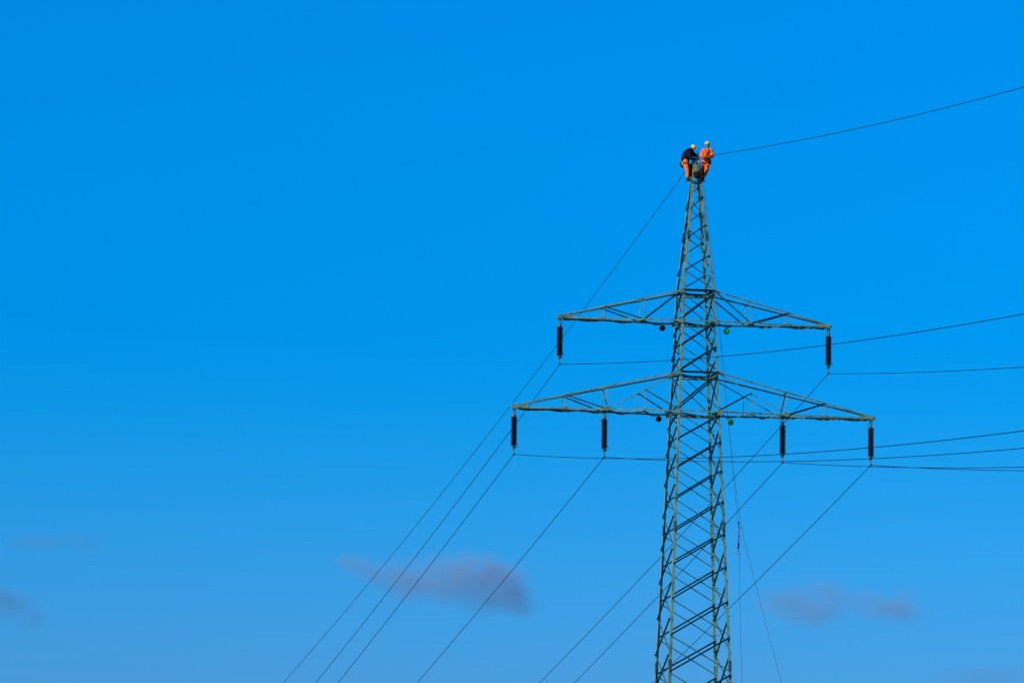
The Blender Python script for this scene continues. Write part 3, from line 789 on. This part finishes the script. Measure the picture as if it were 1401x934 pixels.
fuse(bm, 'hip_pouch', M_BLACK, .012, t, 3, lump=.01)
band('pouch_strap', t, [(c + Vector((.02, -.085, .10)), (0, -1, 0)), (c + Vector((.035, -.10, .0)), (0, -1, 0)), (c + Vector((.07, -.105, -.10)), (0, -1, 0))], .028, .012, M_YSTRAP, closed=False)
bm = bmesh.new(); fq = (Vector((.80, -.40, 0)).normalized().to_track_quat('-Y', 'Z').to_matrix() @ Matrix.Rotation(R(48), 3, 'X'))
ellipsoid(bm, V['head'] + fq @ Vector((0, -.02, -.055)), (.082, .098, .072), fq); capsule(bm, V['head'] + fq @ Vector((0, .03, -.06)), V['neck'], .085, .09)  # navy wrap added over the lower face to darken it like shade
fuse(bm, 'face_shade_wrap', M_NAVY, .011, t, 2)
# coiled gear and hood on the back of the shoulders
bm = bmesh.new(); c = (V['chest'] + V['neck']) * .5
ellipsoid(bm, c + Vector((-.06, -.02, .07)), (.115, .15, .075), Matrix.Rotation(R(-30), 3, 'Y'))
fuse(bm, 'hood', M_NAVY, .012, t, 3, lump=.02)
for sv in (-1, 1):
    a0 = V['chest']
    band('shoulder_strap', hn, [(a0 + Vector((.10, sv * .12, .13)), (.4, 0, 1)), (a0 + Vector((-.02, sv * .13, .155)), (-.3, 0, 1)), (a0 + Vector((-.145, sv * .10, .075)), (-1, 0, .6)), (a0 + Vector((-.175, sv * .03, -.05)), (-1, 0, 0)), (V['spine'] + Vector((-.175, 0, .0)), (-1, 0, 0))], .045, .014, mat('grey_webbing', (.16, .15, .13), .8), closed=False)
# right worker: orange jacket and trousers, upright, hands at the waist
RW = dict(head=(.535, -.05, 35.0), neck=(.53, -.01, 34.86), chest=(.522, 0, 34.665), spine=(.497, 0, 34.48), pelvis=(.482, 0, 34.295),
    shN=(.368, -.01, 34.715), elN=(.275, -.07, 34.47), wrN=(.362, -.255, 34.375), haN=(.43, -.30, 34.35),
    shF=(.682, -.01, 34.715), elF=(.757, -.08, 34.47), wrF=(.588, -.255, 34.415), haF=(.505, -.30, 34.39),
    hipN=(.40, 0, 34.235), knN=(.352, -.09, 33.845), anN=(.27, .15, 33.50), toN=(.262, .03, 33.385),
    hipF=(.548, 0, 34.235), knF=(.522, -.14, 33.84), anF=(.345, -.12, 33.445), toF=(.328, -.25, 33.33),
    palmN=(.3, .5, .2), palmF=(-.3, .5, -.2), collar=M_COLLAR)
t, V, hn, base = person(RW, 'worker in bright orange jacket and trousers with yellow helmet upright right of the peak', (-.18, -1, 0), 6, M_ORANGE, bulk=1.14)
band('belt_buckle', hn, [(V['pelvis'] + Vector((-.05, -.20, .085)), (0, -1, 0)), (V['pelvis'] + Vector((.05, -.20, .085)), (0, -1, 0))], .05, .02, M_YSTRAP, closed=False)
ch = V['chest']
for sx in (-1, 1):
    band('shoulder_strap', hn, [(ch + Vector((sx * .10, .06, .16)), (0, .3, 1)), (ch + Vector((sx * .09, -.05, .165)), (0, -.5, 1)), (ch + Vector((sx * .07, -.155, .07)), (0, -1, .3)), (ch + Vector((sx * .03, -.185, -.06)), (0, -1, 0)), (V['spine'] + Vector((0, -.182, -.04)), (0, -1, 0)), (V['pelvis'] + Vector((0, -.19, .1)), (0, -1, 0))], .045, .014, M_COLLAR, closed=False)
bm = bmesh.new(); c = V['pelvis'] + Vector((.19, -.02, -.08)); ellipsoid(bm, c, (.05, .09, .13)); fuse(bm, 'hip_pouch', M_BLACK, .012, t, 2, lump=.01)

# ------------------------------------------------------------------ tool bag and gear on the peak
tb = thing('tool_bag', TP + Vector((.05, -.34, 33.36)), 'olive canvas tool bag with dark base hanging on the pylon peak between the workers', 'tool bag')
bm = bmesh.new()
limb(bm, [(0, 0, .33), (.005, 0, .42), (-.01, 0, .50), (0, 0, .56)], [.185, .18, .15, .10])
for v in bm.verts: v.co.y *= .72
fuse(bm, 'bag_top', M_CANVAS, .012, tb, 3, lump=.016)
bm = bmesh.new()
limb(bm, [(.01, 0, .15), (.01, 0, .22), (.005, 0, .29)], [.165, .186, .19])
for v in bm.verts: v.co.y *= .74
fuse(bm, 'bag_base', M_CANVAS_D, .012, tb, 3, lump=.015)
bm = bmesh.new(); add_tube(bm, [(-.09, .0, .5), (-.05, .04, .68), (.0, .08, .74), (.05, .04, .68), (.09, 0, .5)], .014, 6)
obj('handle', mesh_of(bm, 'handle', M_BLACK, True), tb)
cb = thing('cloth_bundle', TP + Vector((.15, -.2, 33.9)), 'small blue-grey cloth tucked between the bag and the right worker', 'cloth')
bm = bmesh.new(); ellipsoid(bm, (0, 0, .12), (.07, .06, .13)); ellipsoid(bm, (.02, -.02, .25), (.06, .05, .08)); ellipsoid(bm, (-.05, 0, .3), (.06, .05, .05))
fuse(bm, 'cloth', M_BLUEBAG, .011, cb, 2, lump=.025)

rb = thing('rope_bag', TP + Vector((.275, -.40, 33.5)), 'slim dark rope bag hanging in front of the right worker shins', 'rope bag')
bm = bmesh.new()
limb(bm, [(0, 0, .07), (.01, 0, .22), (.035, 0, .42)], [.085, .10, .07])
fuse(bm, 'hung_body', M_BLACK, .011, rb, 3, lump=.02)
bm = bmesh.new(); add_tube(bm, [(.0, .0, .38), (.04, .02, .55), (.09, .08, .72)], .011, 6); obj('hung_strap', mesh_of(bm, 'hung_strap', M_BLACK, True), rb)

gb = thing('shade_gear_form', TP + Vector((-.235, -.02, 33.5)), 'long black added form for the shaded far leg and gear beside the tower', 'shade and gear form')
bm = bmesh.new(); limb(bm, [(-.01, 0, .08), (0, 0, .3), (.01, 0, .58)], [.07, .085, .065])  # black form added where the far leg in shade and some gear look dark
fuse(bm, 'hung_body', M_BLACK, .011, gb, 3, lump=.018)
bm = bmesh.new(); add_tube(bm, [(.01, 0, .6), (.05, .02, .72), (.12, .06, .8)], .011, 6); obj('hung_strap', mesh_of(bm, 'hung_strap', M_BLACK, True), gb)
ct = thing('clamping_tool', TP + Vector((.10, -.10, 34.36)), 'small dark clamping tool standing on the peak between both workers', 'tool')
bm = bmesh.new()
for sx in (-1, 1): add_box(bm, (sx * .03, 0, .09), (.016, .06, .2))
add_box(bm, (0, 0, .19), (.085, .07, .04)); obj('tool_frame', mesh_of(bm, 'tool_frame', M_BLACK), ct)
bm = bmesh.new(); add_lathe(bm, [(0, -.022), (.06, -.022), (.045, 0), (.06, .022), (0, .022)], 16, (0, 0, .11), (1, 0, 0)); obj('sheave', mesh_of(bm, 'sheave', M_GALV), ct)
bm = bmesh.new(); add_tube(bm, [(0, 0, .2), (-.03, 0, .27), (-.09, -.02, .30)], .016, 8); obj('lever', mesh_of(bm, 'lever', M_BLACK, True), ct)

# ------------------------------------------------------------------ clouds
def cloud(az, el, dist, blobs, dens, col, seed, label):
    c = Vector((math.sin(R(az)) * math.cos(R(el)), math.cos(R(az)) * math.cos(R(el)), math.sin(R(el)))) * dist
    bm = bmesh.new()
    for x, z, rx, rz in blobs: ellipsoid(bm, (x, 0, z), (rx, rx * .8, rz))
    M = bpy.data.materials.new('cloud_vapour'); M.use_nodes = True; n = M.node_tree.nodes; l = M.node_tree.links
    n.remove(n['Principled BSDF']); pv = n.new('ShaderNodeVolumePrincipled')
    pv.inputs['Color'].default_value = (*col, 1); pv.inputs['Anisotropy'].default_value = .2
    tcx = n.new('ShaderNodeTexCoord'); nz = n.new('ShaderNodeTexNoise'); nz.inputs['Scale'].default_value = 1 / 120.0; nz.inputs['Detail'].default_value = 4; nz.inputs['Roughness'].default_value = .6
    mp = n.new('ShaderNodeMapping'); mp.inputs['Location'].default_value = (seed, seed * 2, 0); l.new(tcx.outputs['Object'], mp.inputs[0]); l.new(mp.outputs[0], nz.inputs['Vector'])
    # density falls smoothly to nothing towards each lobe's skin; lobes add up softly, edges are torn by noise
    wz = n.new('ShaderNodeTexNoise'); wz.inputs['Scale'].default_value = 1 / 160.0; wz.inputs['Detail'].default_value = 3
    l.new(mp.outputs[0], wz.inputs['Vector'])
    w1 = n.new('ShaderNodeVectorMath'); w1.operation = 'SUBTRACT'; l.new(wz.outputs['Color'], w1.inputs[0]); w1.inputs[1].default_value = (.5, .5, .5)
    w2 = n.new('ShaderNodeVectorMath'); w2.operation = 'MULTIPLY_ADD'; l.new(w1.outputs[0], w2.inputs[0]); w2.inputs[1].default_value = (95, 95, 70); l.new(tcx.outputs['Object'], w2.inputs[2])
    prev = None
    for x, z, rx, rz in blobs:
        s1 = n.new('ShaderNodeVectorMath'); s1.operation = 'SUBTRACT'; l.new(w2.outputs[0], s1.inputs[0]); s1.inputs[1].default_value = (x, 0, z)
        s2 = n.new('ShaderNodeVectorMath'); s2.operation = 'DIVIDE'; l.new(s1.outputs[0], s2.inputs[0]); s2.inputs[1].default_value = (rx, rx * .8, rz)
        s3 = n.new('ShaderNodeVectorMath'); s3.operation = 'LENGTH'; l.new(s2.outputs[0], s3.inputs[0])
        mr = n.new('ShaderNodeMapRange'); mr.interpolation_type = 'SMOOTHERSTEP'; mr.inputs['From Min'].default_value = .98; mr.inputs['From Max'].default_value = .0; l.new(s3.outputs['Value'], mr.inputs['Value'])
        if prev is None: prev = mr.outputs[0]
        else:
            mx = n.new('ShaderNodeMath'); mx.operation = 'ADD'; l.new(prev, mx.inputs[0]); l.new(mr.outputs[0], mx.inputs[1]); prev = mx.outputs[0]
    nm = n.new('ShaderNodeMapRange'); nm.inputs['From Min'].default_value = .36; nm.inputs['From Max'].default_value = .66; l.new(nz.outputs['Fac'], nm.inputs['Value'])
    ml = n.new('ShaderNodeMath'); ml.operation = 'MULTIPLY'; l.new(prev, ml.inputs[0]); l.new(nm.outputs[0], ml.inputs[1])
    m2 = n.new('ShaderNodeMath'); m2.operation = 'MULTIPLY'; l.new(ml.outputs[0], m2.inputs[0]); m2.inputs[1].default_value = dens
    l.new(m2.outputs[0], pv.inputs['Density']); l.new(pv.outputs[0], n['Material Output'].inputs['Volume'])
    o = fuse(bm, 'cloud', M, 16.0, None, 2); o.location = c; o.rotation_euler = (0, 0, -R(az))
    o['kind'] = 'stuff'; o['label'] = label; o['group'] = 'faint low clouds'
D = 12000.0; U = D / F_PX            # metres per photo pixel at the clouds' distance
def place(x, y): return math.degrees(math.atan((x - 700.5) / F_PX)), 7.584 - math.degrees(math.atan((y - 467) / F_PX))
CC = (.36, .49, .68)
def b(*q): return [(x * U, z * U, rx * U, rz * U) for x, z, rx, rz in q]
cloud(*place(622, 800), D, b((-95, 16, 60, 24), (-45, 8, 85, 46), (20, 8, 90, 56), (62, -2, 75, 56), (96, -22, 45, 32), (-135, 30, 36, 20), (40, 26, 60, 36)), .014, CC, 3.0, 'faint mauve-grey cloud low in the sky behind the left wires')
cloud(*place(1140, 823), D, b((-62, 8, 66, 34), (-5, 10, 76, 40), (50, 0, 60, 32), (110, 0, 40, 40), (90, -8, 66, 22), (-20, -14, 70, 26)), .010, CC, 11.0, 'faint ragged mauve-grey cloud low to the right of the tower')
cloud(*place(15, 838), D, b((0, 0, 55, 36), (-40, 10, 50, 44), (28, -14, 34, 24)), .014, (.24, .36, .54), 23.0, 'small dark grey-blue cloud at the left edge')
cloud(*place(75, 755), D, b((-20, 0, 60, 20), (30, 4, 45, 20), (48, -8, 26, 16)), .0065, (.24, .36, .52), 31.0, 'thin barely visible wisp above the dark cloud at the left edge')
cloud(*place(1350, 925), D, b((-20, 0, 70, 22), (30, 4, 60, 26)), .004, (.34, .40, .54), 41.0, 'thin faint wisp of cloud at the bottom right corner')
